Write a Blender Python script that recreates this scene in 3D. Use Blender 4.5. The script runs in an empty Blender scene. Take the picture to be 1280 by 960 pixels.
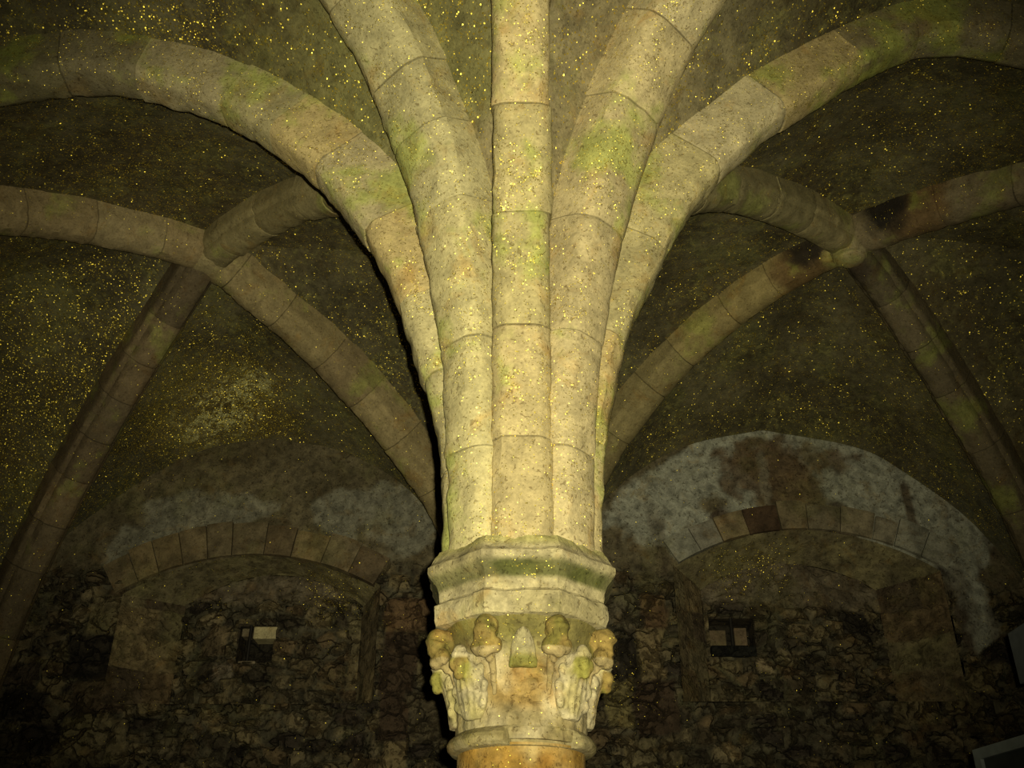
import bpy, bmesh, math, random
from mathutils import Vector, noise

random.seed(7)
C = bpy.context.scene.collection
PI = math.pi
Y0, HC, F = -3.5, 1.6, 1240.0       # camera y, camera height, focal length in pixels
CP, SP = math.cos(math.radians(30)), math.sin(math.radians(30))

# ------------------------------------------------------------------ helpers
def at(px, py, Y):
    """a surveyed point of the photograph carried to the depth plane y = Y"""
    u = (px - 652) / F; v = (480 - py) / F
    dy = CP - v * SP; dz = SP + v * CP
    t = (Y - Y0) / dy
    return Vector((u * t, Y, HC + dz * t))

def nz(x, y, z, s=1.0):
    return noise.noise(Vector((x * s, y * s, z * s)))

def fbm(x, y, z, s=1.0, o=4):
    return noise.fractal(Vector((x * s, y * s, z * s)), 1.0, 2.0, o)

def sst(a, b, x):
    if a == b: return 0.0 if x < a else 1.0
    t = max(0.0, min(1.0, (x - a) / (b - a)))
    return t * t * (3 - 2 * t)

def lerp(a, b, t):
    return tuple(a[i] + (b[i] - a[i]) * t for i in range(3))

def tag(o, label=None, cat=None, group=None, kind=None):
    if label: o['label'] = label
    if cat: o['category'] = cat
    if group: o['group'] = group
    if kind: o['kind'] = kind
    return o

def empty(name, loc):
    o = bpy.data.objects.new(name, None); C.objects.link(o)
    o.location = loc; o.empty_display_size = 0.1
    return o

def link_mesh(name, verts, faces, mat, parent=None, cols=None, sharp=35, smooth=True, weld=False):
    me = bpy.data.meshes.new(name)
    me.from_pydata([tuple(v) for v in verts], [], faces)
    if cols is not None:
        a = me.color_attributes.new('Col', 'FLOAT_COLOR', 'POINT')
        flat = []
        for c in cols: flat += [c[0], c[1], c[2], c[3] if len(c) > 3 else 1.0]
        a.data.foreach_set('color', flat)
    me.materials.append(mat)
    bm = bmesh.new(); bm.from_mesh(me)
    if weld: bmesh.ops.remove_doubles(bm, verts=bm.verts, dist=0.0005)
    bmesh.ops.recalc_face_normals(bm, faces=bm.faces)
    bm.to_mesh(me); bm.free()
    for p in me.polygons: p.use_smooth = smooth
    if smooth and sharp: me.set_sharp_from_angle(angle=math.radians(sharp))
    me.update()
    o = bpy.data.objects.new(name, me); C.objects.link(o)
    if parent is not None:
        o.parent = parent
        o.matrix_parent_inverse.identity()
        o.location = -Vector(parent.location)     # vertices are given in world coordinates
    return o

class MB:
    def __init__(s): s.v = []; s.f = []; s.c = []
    def add(s, verts, faces, col=(.4, .4, .4)):
        k = len(s.v); s.v += [Vector(p) for p in verts]
        s.f += [tuple(i + k for i in f) for f in faces]
        if callable(col): s.c += [col(p) for p in verts]
        else: s.c += [col] * len(verts)
    def box(s, a, b, col=(.4, .4, .4), M=None):
        x0, y0, z0 = a; x1, y1, z1 = b
        P = [Vector(p) for p in ((x0,y0,z0),(x1,y0,z0),(x1,y1,z0),(x0,y1,z0),(x0,y0,z1),(x1,y0,z1),(x1,y1,z1),(x0,y1,z1))]
        if M: P = [M(p) for p in P]
        s.add(P, [(0,3,2,1),(4,5,6,7),(0,1,5,4),(1,2,6,5),(2,3,7,6),(3,0,4,7)], col)
    def grid(s, fn, n, m, col=(.4, .4, .4), wrap=False):
        vs = [fn(i / n, j / m) for i in range(n + 1) for j in range(m + (0 if wrap else 1))]
        w = m if wrap else m + 1
        fs = []
        for i in range(n):
            for j in range(m):
                j2 = (j + 1) % w if wrap else j + 1
                fs.append((i * w + j, (i + 1) * w + j, (i + 1) * w + j2, i * w + j2))
        s.add(vs, fs, col)
    def tube(s, pts, rad, col=(.4, .4, .4), n=12, flat=1.0):
        pts = [Vector(p) for p in pts]; rings = []
        ref = Vector((0.3, 0.2, 0.9))
        for i, p in enumerate(pts):
            t = (pts[min(i + 1, len(pts) - 1)] - pts[max(i - 1, 0)]).normalized()
            a = t.cross(ref)
            if a.length < .05: a = t.cross(Vector((1, 0, 0)))
            a.normalize(); b = t.cross(a)
            r = rad[i] if hasattr(rad, '__len__') else rad
            rings.append([p + a * math.cos(q) * r + b * math.sin(q) * r * flat for q in [2 * PI * k / n for k in range(n)]])
        vs = [q for r in rings for q in r]; fs = []
        for i in range(len(pts) - 1):
            for k in range(n):
                fs.append((i*n+k, i*n+(k+1)%n, (i+1)*n+(k+1)%n, (i+1)*n+k))
        fs.append(tuple(range(n))[::-1]); fs.append(tuple((len(pts)-1)*n + k for k in range(n)))
        s.add(vs, fs, col)
    def ball(s, c, r, col=(.4, .4, .4), sc=(1, 1, 1), M=None):
        bm = bmesh.new(); bmesh.ops.create_icosphere(bm, subdivisions=2, radius=r)
        P = [Vector((v.co.x*sc[0], v.co.y*sc[1], v.co.z*sc[2])) for v in bm.verts]
        if M: P = [M(p) for p in P]
        P = [p + Vector(c) for p in P]
        s.add(P, [tuple(v.index for v in f.verts) for f in bm.faces], col); bm.free()
    def build(s, name, mat, parent=None, **k):
        return link_mesh(name, s.v, s.f, mat, parent, s.c, **k)

# ------------------------------------------------------------------ materials
def new_mat(name):
    m = bpy.data.materials.new(name); m.use_nodes = True
    nt = m.node_tree; nt.nodes.clear()
    return m, nt, nt.nodes, nt.links

def stone_mat(name, algae=0.0, algae_col=(.26, .30, .05), algae_lo=.48, fine=(.72, 1.18), pits=.5, pit_scale=55, bump=.5,
              glit=.12, glit_scale=110, glit_lo=.45, glit_hi=.7, glit_size=.30, spread=1.5, rough=.85, wet=.2, glit_col=(1.0, .80, .12), damp=None, cracks=False, glint_paint=None, mottle=0.0):
    m, nt, N, L = new_mat(name)
    def nd(t, **k):
        n = N.new(t)
        for a, b in k.items(): setattr(n, a, b)
        return n
    def math_(op, a, b=None, c=None, clamp=False):
        n = nd('ShaderNodeMath', operation=op, use_clamp=clamp)
        for i, q in enumerate((a, b, c)):
            if q is None: continue
            if isinstance(q, (int, float)): n.inputs[i].default_value = q
            else: L.new(q, n.inputs[i])
        return n.outputs[0]
    def mapr(v, a, b, c=0., d=1.):
        n = nd('ShaderNodeMapRange', interpolation_type='SMOOTHSTEP')
        L.new(v, n.inputs[0])
        for i, q in enumerate((a, b, c, d)): n.inputs[i + 1].default_value = q
        return n.outputs[0]
    def mixc(f, a, b, mode='MIX'):
        n = nd('ShaderNodeMix', data_type='RGBA', blend_type=mode)
        for s_, q in ((n.inputs[0], f), (n.inputs[6], a), (n.inputs[7], b)):
            if isinstance(q, (int, float)): s_.default_value = q
            elif isinstance(q, tuple): s_.default_value = (*q, 1)
            else: L.new(q, s_)
        return n.outputs[2]
    geo = nd('ShaderNodeNewGeometry'); P = geo.outputs['Position']
    def noi(scale, det=4, rough_=.6, dist=0.0):
        n = nd('ShaderNodeTexNoise'); L.new(P, n.inputs['Vector'])
        n.inputs['Scale'].default_value = scale; n.inputs['Detail'].default_value = det
        n.inputs['Roughness'].default_value = rough_; n.inputs['Distortion'].default_value = dist
        return n.outputs['Fac']
    col = nd('ShaderNodeVertexColor', layer_name='Col').outputs[0]
    n_big = noi(2.6, 5, .62); n_mid = noi(13, 5, .65, .4); n_fine = noi(75, 4, .7); n_pit = noi(pit_scale, 3, .55, .8)
    if algae > 0:
        bw = nd('ShaderNodeRGBToBW'); L.new(col, bw.inputs[0])       # nothing grows on soot
        f = math_('MULTIPLY', math_('MULTIPLY', mapr(n_big, algae_lo, algae_lo + .14), algae), mapr(bw.outputs[0], .03, .08))
        col = mixc(f, col, algae_col)
    rust = math_('MULTIPLY', mapr(noi(5.3, 5, .7, .6), .52, .70), .55)
    col = mixc(rust, col, mixc(1.0, col, (.88, .66, .38), 'MULTIPLY'))
    v = math_('MULTIPLY', mapr(n_mid, .25, .75, fine[0], fine[1]), mapr(n_fine, .25, .75, .8, 1.16))
    vc = nd('ShaderNodeCombineColor')
    for i in range(3): L.new(v, vc.inputs[i])
    col = mixc(1.0, col, vc.outputs[0], 'MULTIPLY')
    pf = math_('MULTIPLY', mapr(n_pit, .60, .68), pits)
    col = mixc(pf, col, mixc(1.0, col, (.34, .27, .18), 'MULTIPLY'))
    if mottle:
        col = mixc(math_('MULTIPLY', mapr(noi(21, 5, .72, .6), .50, .66), math_('MULTIPLY', mapr(n_big, .38, .62), mottle)), col, (.185, .17, .06))
    for c, d0, d1 in (glint_paint or []):                        # flash glint painted into the plaster colour as ragged pale streaks
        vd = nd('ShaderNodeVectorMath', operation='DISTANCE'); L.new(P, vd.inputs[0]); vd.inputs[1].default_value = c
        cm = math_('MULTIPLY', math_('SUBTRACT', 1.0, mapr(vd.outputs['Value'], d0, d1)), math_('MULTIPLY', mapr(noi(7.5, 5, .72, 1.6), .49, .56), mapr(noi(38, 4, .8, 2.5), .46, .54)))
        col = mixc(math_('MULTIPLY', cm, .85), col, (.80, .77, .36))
    crk = None
    if cracks:                                             # open joints and hollows between rubble stones, crevice shadow painted into their colour
        cn = nd('ShaderNodeVertexColor', layer_name='Col')
        mp = nd('ShaderNodeMapping'); mp.inputs['Scale'].default_value = (5.2, 5.2, 8.5)
        dn = nd('ShaderNodeTexNoise'); L.new(P, dn.inputs['Vector']); dn.inputs['Scale'].default_value = 7; dn.inputs['Detail'].default_value = 4
        ds_ = nd('ShaderNodeVectorMath', operation='SCALE'); L.new(dn.outputs['Color'], ds_.inputs[0]); ds_.inputs['Scale'].default_value = .22
        da = nd('ShaderNodeVectorMath', operation='ADD'); L.new(P, da.inputs[0]); L.new(ds_.outputs[0], da.inputs[1])
        L.new(da.outputs[0], mp.inputs[0])
        ve = nd('ShaderNodeTexVoronoi', feature='DISTANCE_TO_EDGE'); L.new(mp.outputs[0], ve.inputs['Vector']); ve.inputs['Scale'].default_value = 1.0
        crk = math_('MULTIPLY', math_('SUBTRACT', 1.0, mapr(ve.outputs['Distance'], .01, .10)), mapr(noi(4.5, 4, .65, .2), .36, .56))
        hol = mapr(noi(8, 5, .68, .8), .52, .63)
        crk = math_('MAXIMUM', crk, math_('MULTIPLY', hol, .8))
        crk = math_('MULTIPLY', crk, cn.outputs['Alpha'])
        col = mixc(crk, col, mixc(1.0, col, (.33, .30, .25), 'MULTIPLY'))
    bs = nd('ShaderNodeBsdfPrincipled'); L.new(col, bs.inputs['Base Color'])
    bs.inputs['Roughness'].default_value = rough
    bs.inputs['Specular IOR Level'].default_value = wet
    h = math_('ADD', math_('MULTIPLY', n_mid, .8), math_('SUBTRACT', math_('MULTIPLY', n_fine, .35), math_('MULTIPLY', pf, .5)))
    if crk is not None: h = math_('SUBTRACT', h, math_('MULTIPLY', crk, 1.4))
    bp = nd('ShaderNodeBump'); bp.inputs['Strength'].default_value = bump; bp.inputs['Distance'].default_value = .012
    L.new(h, bp.inputs['Height']); L.new(bp.outputs[0], bs.inputs['Normal'])
    out = nd('ShaderNodeOutputMaterial')
    # golden damp flecks: tiny metallic grains, each tilted its own way
    vo = nd('ShaderNodeTexVoronoi', feature='F1'); L.new(P, vo.inputs['Vector']); vo.inputs['Scale'].default_value = glit_scale
    sep = nd('ShaderNodeSeparateColor'); L.new(vo.outputs['Color'], sep.inputs[0])
    patch = math_('MULTIPLY', mapr(noi(3.7, 5, .7, .3), glit_lo, glit_hi), mapr(noi(19, 4, .7, .5), .44, .62, .06, 1.0))
    for c, d0, d1, am in (damp or []):                     # wetter in some stretches of the vault
        vd = nd('ShaderNodeVectorMath', operation='DISTANCE'); L.new(P, vd.inputs[0]); vd.inputs[1].default_value = c
        wob = math_('ADD', vd.outputs['Value'], math_('MULTIPLY', math_('SUBTRACT', n_mid, .5), .9))
        g = math_('SUBTRACT', 1.0, mapr(wob, d0, d1))
        patch = math_('ADD', patch, math_('MULTIPLY', g, am))
    dens = math_('MULTIPLY', math_('ADD', patch, .07), glit)
    on = math_('LESS_THAN', sep.outputs[0], dens)
    size = math_('LESS_THAN', vo.outputs['Distance'], math_('MULTIPLY', math_('ADD', sep.outputs[1], .45), glit_size))
    mask = math_('MULTIPLY', on, size)
    sub = nd('ShaderNodeVectorMath', operation='SUBTRACT'); 
    wn = nd('ShaderNodeTexWhiteNoise', noise_dimensions='3D'); L.new(vo.outputs['Position'], wn.inputs['Vector'])
    L.new(wn.outputs['Color'], sub.inputs[0]); sub.inputs[1].default_value = (.5, .5, .5)
    scl = nd('ShaderNodeVectorMath', operation='SCALE'); L.new(sub.outputs[0], scl.inputs[0]); scl.inputs['Scale'].default_value = spread
    add = nd('ShaderNodeVectorMath', operation='ADD'); L.new(scl.outputs[0], add.inputs[0]); L.new(geo.outputs['Normal'], add.inputs[1])
    nrm = nd('ShaderNodeVectorMath', operation='NORMALIZE'); L.new(add.outputs[0], nrm.inputs[0])
    gl = nd('ShaderNodeBsdfPrincipled'); gl.inputs['Base Color'].default_value = (*glit_col, 1)
    gl.inputs['Metallic'].default_value = 1.0; gl.inputs['Roughness'].default_value = .5
    L.new(nrm.outputs[0], gl.inputs['Normal'])
    mx = nd('ShaderNodeMixShader'); L.new(mask, mx.inputs[0]); L.new(bs.outputs[0], mx.inputs[1]); L.new(gl.outputs[0], mx.inputs[2])
    L.new(mx.outputs[0], out.inputs[0])
    return m

def plain_mat(name, rgb, rough=.5, metal=0.0, var=.15, scale=25):
    m, nt, N, L = new_mat(name)
    b = N.new('ShaderNodeBsdfPrincipled'); o = N.new('ShaderNodeOutputMaterial')
    n = N.new('ShaderNodeTexNoise'); n.inputs['Scale'].default_value = scale; n.inputs['Detail'].default_value = 4
    tc = N.new('ShaderNodeTexCoord'); L.new(tc.outputs['Object'], n.inputs['Vector'])
    r = N.new('ShaderNodeValToRGB')
    r.color_ramp.elements[0].position = .3; r.color_ramp.elements[1].position = .7
    r.color_ramp.elements[0].color = (*[c * (1 - var) for c in rgb], 1); r.color_ramp.elements[1].color = (*[min(1, c * (1 + var)) for c in rgb], 1)
    L.new(n.outputs['Fac'], r.inputs[0]); L.new(r.outputs[0], b.inputs['Base Color'])
    b.inputs['Roughness'].default_value = rough; b.inputs['Metallic'].default_value = metal
    L.new(b.outputs[0], o.inputs[0])
    return m

M_NEAR = stone_mat('rib_stone_near_column', algae=.62, algae_lo=.50, glit=.75, glit_scale=210, glit_lo=.40, glit_hi=.66, glit_size=.42, bump=.55, pits=.6)
M_RIB = stone_mat('rib_stone', algae=.38, algae_lo=.52, glit=.45, glit_scale=140, glit_lo=.45, glit_hi=.72, bump=.5)
M_CAP = stone_mat('capital_stone', fine=(.55, 1.25), algae=.40, algae_lo=.53, algae_col=(.16, .15, .035), glit=.45, glit_scale=220, glit_lo=.42, glit_hi=.7, bump=.65, pits=.55)
M_WEB = stone_mat('vault_plaster', mottle=.75, glint_paint=[((-2.50, 3.72, 5.40), .08, .50), ((-2.2, 3.55, 5.58), .02, .34), ((-2.62, 3.88, 5.33), .02, .34)], algae=.25, algae_lo=.5, algae_col=(.12, .13, .03), fine=(.6, 1.3), glit=.62, glit_scale=125, glit_lo=.36, glit_hi=.62, glit_size=.42,  # the ragged pale spots imitate the flash's glint on the left web
                  spread=1.6, bump=.8, pits=.4, damp=[((-2.47, 3.7, 5.42), .0, .8, 3.2), ((-3.1, 2.9, 5.0), .4, 1.7, .55), ((-4.1, 2.2, 4.6), .3, 1.8, .6), ((-1.75, -.3, 5.3), .1, .6, .8), ((2.6, 1.0, 5.6), .1, 1.0, .35), ((-2.2, 1.0, 5.6), .1, 1.0, .3)])
M_WALL = stone_mat('rubble_wall_stone', algae=.25, algae_lo=.5, algae_col=(.10, .10, .03), fine=(.48, 1.42), glit=.10, glit_scale=120, bump=1.0, pits=.6, pit_scale=40, cracks=True, damp=[((-1.55, 4.28, 4.26), .05, .42, 8.0), ((1.75, 4.40, 4.40), .05, .30, 7.0), ((2.05, 4.42, 4.46), .05, .26, 7.0), ((-2.5, 4.3, 4.3), .05, .45, 1.0), ((0.7, 4.1, 3.4), .05, .4, 1.0)])
M_NICHE = stone_mat('niche_arch_stone', algae=.2, algae_lo=.5, algae_col=(.14, .14, .04), fine=(.65, 1.25), glit=.05, glit_scale=80, glit_lo=.4, glit_hi=.6, bump=.7)
M_SHELL = stone_mat('plain_masonry', fine=(.7, 1.2), glit=0.0, bump=.6)
M_IRON = plain_mat('rusted_iron', (.018, .015, .012), .7, .6)
M_GREY = plain_mat('grey_painted_board', (.075, .085, .088), .7)
M_FRAME = plain_mat('pale_panel_frame', (.11, .125, .12), .6)
M_PRINT = plain_mat('dark_print', (.018, .022, .02), .5, 0, .5, 9)
M_TEAL = plain_mat('bright_teal', (.02, .45, .33), .5)
M_MIDP = plain_mat('grey_print', (.06, .07, .065), .5, 0, .3, 14)
M_POST = plain_mat('dark_steel_post', (.03, .03, .03), .5, .7)

# ------------------------------------------------------------------ vault curves
ZS = 2.83          # springing, on top of the abacus
def spline(pts, n=64):
    """centripetal Catmull-Rom through pts, resampled evenly by length"""
    P = [Vector(p) for p in pts]
    P = [P[0] * 2 - P[1]] + P + [P[-1] * 2 - P[-2]]
    fine = []
    for i in range(1, len(P) - 2):
        p0, p1, p2, p3 = P[i-1:i+3]
        t0 = 0; t1 = t0 + (p1-p0).length**.5; t2 = t1 + (p2-p1).length**.5; t3 = t2 + (p3-p2).length**.5
        for k in range(24):
            t = t1 + (t2 - t1) * k / 24
            a1 = p0*((t1-t)/(t1-t0)) + p1*((t-t0)/(t1-t0)); a2 = p1*((t2-t)/(t2-t1)) + p2*((t-t1)/(t2-t1)); a3 = p2*((t3-t)/(t3-t2)) + p3*((t-t2)/(t3-t2))
            b1 = a1*((t2-t)/(t2-t0)) + a2*((t-t0)/(t2-t0)); b2 = a2*((t3-t)/(t3-t1)) + a3*((t-t1)/(t3-t1))
            fine.append(b1*((t2-t)/(t2-t1)) + b2*((t-t1)/(t2-t1)))
    fine.append(P[-2])
    for _ in range(30):                       # ease small kinks of the survey
        fine = [fine[0]] + [(fine[i-1] + fine[i]*2 + fine[i+1]) / 4 for i in range(1, len(fine)-1)] + [fine[-1]]
    return resample(fine, n)

def resample(fine, n):
    L = [0]
    for a, b in zip(fine, fine[1:]): L.append(L[-1] + (b - a).length)
    out = []; j = 0
    for k in range(n + 1):
        d = L[-1] * k / n
        while j < len(L) - 2 and L[j+1] < d: j += 1
        seg = L[j+1] - L[j]
        out.append(fine[j].lerp(fine[j+1], 0 if seg == 0 else (d - L[j]) / seg))
    return out

def half(node, top, ztop, rz=None, r0=.295):
    """half a rib: soffit line from a support up to a crown, rz = (distance from the support, height)"""
    node = Vector((*node, 0)); top_ = Vector((*top, 0)); d = top_ - node; R = d.length; d /= R
    if rz is None:
        rz = []
        for k in range(9):
            q = PI / 2 * k / 8
            rz.append((r0 + (R - r0) * (1 - math.cos(q)), ZS + (ztop - ZS) * math.sin(q)))
    else:
        rz = [(r0, ZS)] + list(rz) + [(R, ztop)]
    return spline([node + d * r + Vector((0, 0, z)) for r, z in rz])

def raw(pts): return spline([Vector(p) for p in pts])

O = (0, 0); WL = (-4.38, 0); WR = (4.6, 0); B0 = (0, 4.14); F0 = (0, -4.14); FL = (-4.38, -4.14); FR = (4.6, -4.14)
bL = (-2.19, 2.07); bR = (2.30, 2.07); fL = (-2.19, -2.07); fR = (2.25, -2.07)
cTL = (-2.19, 0); cTR = (2.25, 0)
H = {}
H['TL'] = half(O, cTL, 5.325, [(.30, 3.05), (.339, 3.40), (.495, 3.893), (.605, 4.185), (.888, 4.64), (1.394, 5.086), (1.814, 5.27)])
H['TL2'] = half(WL, cTL, 5.325, [(.45, 3.893), (.888, 4.64), (1.394, 5.06), (1.814, 5.25)])
H['TR'] = half(O, cTR, 5.60, [(.30, 3.05), (.335, 3.40), (.466, 3.93), (.565, 4.13), (.767, 4.515), (1.13, 4.95), (1.356, 5.146), (1.96, 5.56)])
H['TR2'] = half(WR, cTR, 5.60, [(.45, 3.9), (.9, 4.75), (1.5, 5.25), (2.0, 5.5)])
FD = [(.315, 3.2), (.36, 3.6), (.47, 4.1), (.66, 4.6), (.93, 5.0), (1.5, 5.42), (2.3, 5.75)]
H['FDL'] = half(O, fL, 5.9, FD)
H['FDR'] = half(O, fR, 5.9, FD)
H['FC'] = half(O, (0, -2.07), 5.40, [(.305, 3.2), (.37, 3.66), (.55, 4.07), (.75, 4.45), (1.0, 4.8), (1.5, 5.2)])
H['FC2'] = half(F0, (0, -2.07), 5.40)
H['BC'] = half(O, (0, 2.07), 5.40)
H['BC2'] = half(B0, (0, 2.07), 5.40)
H['BDL'] = half(O, bL, 5.74, [(.33, 3.5), (.6, 4.3), (1.0, 4.95), (1.67, 5.48), (2.49, 5.70)])
H['BDR'] = half(O, bR, 5.86, [(.33, 3.5), (.6, 4.3), (1.0, 4.95), (1.68, 5.49), (2.57, 5.78)])
H['WLbL'] = half(WL, bL, 5.74, [(.45, 3.9), (.9, 4.75), (1.73, 5.36), (2.4, 5.61)])
H['B0bL'] = half(B0, bL, 5.74, [(.5, 3.8), (.894, 4.5), (1.26, 4.83), (2.03, 5.34)], r0=.2)
H['BLbL'] = raw([(-3.76, 3.55, 2.75), (-3.72, 3.51, 3.1), (-3.585, 3.388, 3.62), (-3.43, 3.24, 4.04), (-3.10, 2.93, 4.65), (-2.673, 2.526, 5.21), (-2.19, 2.07, 5.74)])
H['WRbR'] = half(WR, bR, 5.86, [(.45, 3.9), (.9, 4.85), (1.4, 5.40), (1.95, 5.70)])
H['B0bR'] = half(B0, bR, 5.86, [(.5, 4.1), (.909, 4.90), (1.318, 5.26), (1.8, 5.56), (2.44, 5.78)], r0=.2)
H['BRbR'] = raw([(3.97, 3.573, 2.75), (3.93, 3.537, 3.1), (3.79, 3.41, 3.8), (3.545, 3.19, 4.45), (3.10, 2.79, 5.10), (2.526, 2.273, 5.70), (2.30, 2.07, 5.86)])
H['WLfL'] = half(WL, fL, 5.9); H['F0fL'] = half(F0, fL, 5.9); H['FLfL'] = half(FL, fL, 5.9)
H['WRfR'] = half(WR, fR, 5.9); H['F0fR'] = half(F0, fR, 5.9); H['FRfR'] = half(FR, fR, 5.9)
YB = 4.14
H['lunL0'] = raw([(-.2, YB, 2.83), (-.3, YB, 3.5), (-.5, YB, 4.25), (-.88, YB, 4.93), (-1.52, YB, 5.34), (-2.19, YB, 5.47)])
H['lunLL'] = raw([(-4.22, YB, 2.75), (-4.15, YB, 3.4), (-4.02, YB, 4.05), (-3.84, YB, 4.44), (-3.18, YB, 5.08), (-2.69, YB, 5.375), (-2.19, YB, 5.47)])
H['lunR0'] = raw([(.2, YB, 2.83), (.3, YB, 3.6), (.45, YB, 4.3), (.72, YB, 4.92), (1.36, YB, 5.38), (2.08, YB, 5.55)])
H['lunRR'] = raw([(4.25, YB, 2.75), (4.18, YB, 3.4), (4.05, YB, 4.1), (3.83, YB, 4.51), (3.63, YB, 4.79), (3.235, YB, 5.15), (2.94, YB, 5.36), (2.08, YB, 5.55)])
H['sideL1'] = raw([(-4.38, .25, ZS), (-4.38, .45, 3.9), (-4.36, .9, 4.75), (-4.34, 1.5, 5.15), (-4.33, 2.0, 5.3)])
H['sideL2'] = raw([(-4.22, 3.85, 2.75), (-4.22, 3.7, 3.5), (-4.24, 3.35, 4.4), (-4.28, 2.8, 5.05), (-4.33, 2.0, 5.3)])
H['sideR1'] = raw([(4.6, .25, ZS), (4.6, .45, 3.9), (4.58, .9, 4.8), (4.55, 1.5, 5.3), (4.53, 2.0, 5.5)])
H['sideR2'] = raw([(4.3, 3.85, 2.75), (4.3, 3.7, 3.5), (4.35, 3.35, 4.4), (4.45, 2.8, 5.15), (4.53, 2.0, 5.5)])
for s, W_, f_ in (('L', WL, FL), ('R', WR, FR)):
    H['fs%s1' % s] = half(W_, (W_[0], -2.07), 5.4); H['fs%s2' % s] = half(f_, (W_[0], -2.07), 5.4)
    H['ff%s1' % s] = half(F0, (W_[0] / 2, -4.14), 5.4); H['ff%s2' % s] = half(f_, (W_[0] / 2, -4.14), 5.4)

# ------------------------------------------------------------------ ribs
PROFILE = [(-.113, .30), (-.113, .22), (-.113, .13), (-.113, .055), (-.106, .036), (-.094, .024), (-.076, .007), (-.062, .001), (-.03, -.003), (0, -.004), (.03, -.003),
           (.062, .001), (.076, .007), (.094, .024), (.106, .036), (.113, .055), (.113, .13), (.113, .22), (.113, .30)]
DEEP = [(-.112, .30), (-.112, .22), (-.112, .13), (-.110, .105), (-.104, .092), (-.085, .072), (-.080, .045), (-.066, .018), (-.040, .0), (0, -.006), (.040, .0),
        (.066, .018), (.080, .045), (.085, .072), (.104, .092), (.110, .105), (.112, .13), (.112, .22), (.112, .30)]
TONES = [(.37, .30, .155), (.33, .285, .14), (.41, .345, .20), (.36, .27, .115), (.32, .285, .15), (.43, .37, .225)]
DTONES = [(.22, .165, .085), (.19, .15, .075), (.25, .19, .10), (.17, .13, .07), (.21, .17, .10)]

def rib(name, paths, label, mat, seed, tones, vl=.40, joints=None, stain=None, wear=.009, group=None, width=1.0, flare=None, far_dim=None):
    """a rib of cut stones: paths = half curves joined (second one reversed)"""
    rnd = random.Random(seed)
    line = list(paths[0])
    if len(paths) > 1: line += list(reversed(paths[1]))[1:]
    tot = sum((b - a).length for a, b in zip(line, line[1:]))
    n = int(tot / .02); line = resample(line, n)
    h = line[-1] - line[0]; h.z = 0; h.normalize()
    lat = Vector((-h.y, h.x, 0))
    st = tot / n
    cuts = [0.0]
    if joints: cuts += list(joints)
    while cuts[-1] < tot - .15: cuts.append(cuts[-1] + vl * rnd.uniform(.75, 1.2))
    cuts[-1] = tot + .01
    verts, faces, cols = [], [], []
    PR = DEEP if mat is M_RIB else PROFILE
    m = len(PR)
    # rings: stones plus a sunk joint at each cut
    ds = []
    for k in range(len(cuts) - 1):
        a, b = cuts[k] + .004, cuts[k + 1] - .004
        q = max(4, int((b - a) / .022))
        tone = rnd.choice(tones); g = rnd.uniform(.86, 1.12); tone = tuple(c * g for c in lerp(tone, tuple(sum(t_[i] for t_ in tones) / len(tones) for i in range(3)), .4))
        if far_dim: tone = lerp(tone, tuple(c * .5 for c in tone), sst(far_dim[0], far_dim[1], cuts[k]))  # far stones toned down, painting in the flash's falloff along the rib
        off = (rnd.uniform(-1, 1) * .005, rnd.uniform(-.004, .007), rnd.uniform(.97, 1.03))
        for i in range(q + 1):
            d = a + (b - a) * i / q
            e = min(d - a, b - d)
            ds.append((d, off, tone, .004 * (1 - sst(0, .02, e)) , False))
        if k < len(cuts) - 2:
            ds.append((cuts[k + 1] - .002, (0, 0, 1), tuple(c * .55 for c in tone), .012, True))
            ds.append((cuts[k + 1] + .002, (0, 0, 1), tuple(c * .55 for c in tone), .012, True))
    ds = [x for x in ds if 0 <= x[0] <= tot]
    for d, off, tone, sink, mort in ds:
        f = d / tot * n; i = min(n - 1, int(f)); p = line[i].lerp(line[i + 1], f - i)
        t = (line[min(n, i + 3)] - line[max(0, i - 2)]).normalized()
        nn = lat.cross(t)
        if nn.z < 0: nn = -nn
        # on the steep foot of the rib the extrados is the side of the support
        ref = (line[n] - line[0]); ref.z = 0
        if abs(t.z) > .9:
            side = -1 if d < tot / 2 else 1
            if nn.dot(h) * side < 0: nn = -nn
        for (s, dep) in PR:
            fl = 1 + (flare[2] * sst(flare[0], flare[1], d) if flare else 0)
            s2 = s * off[2] * width * fl + off[0]; d2 = dep + off[1] + (sink if dep < .21 else 0)
            q = p + lat * s2 + nn * d2
            w = fbm(q.x, q.y, q.z, 9, 3) * wear + nz(q.x, q.y, q.z, 31) * wear * .45
            q = q + nn * w + lat * w * .6
            c = tone
            if stain:
                for (sp, sr, sc, sa) in stain:
                    dd = (q - Vector(sp)).length + nz(q.x, q.y, q.z, 14) * .05
                    c = lerp(c, sc, sa * (1 - sst(sr * .55, sr, dd)))
            verts.append(q); cols.append(c)
    R = len(ds)
    for i in range(R - 1):
        for k in range(m - 1):
            faces.append((i*m+k, i*m+k+1, (i+1)*m+k+1, (i+1)*m+k))
        faces.append((i*m+m-1, i*m, (i+1)*m, (i+1)*m+m-1))
    faces.append(tuple(range(m))); faces.append(tuple((R-1)*m + k for k in range(m))[::-1])
    o = link_mesh(name, verts, faces, mat, None, cols, sharp=28)
    tag(o, label, 'vault rib', group)
    return o

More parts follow.
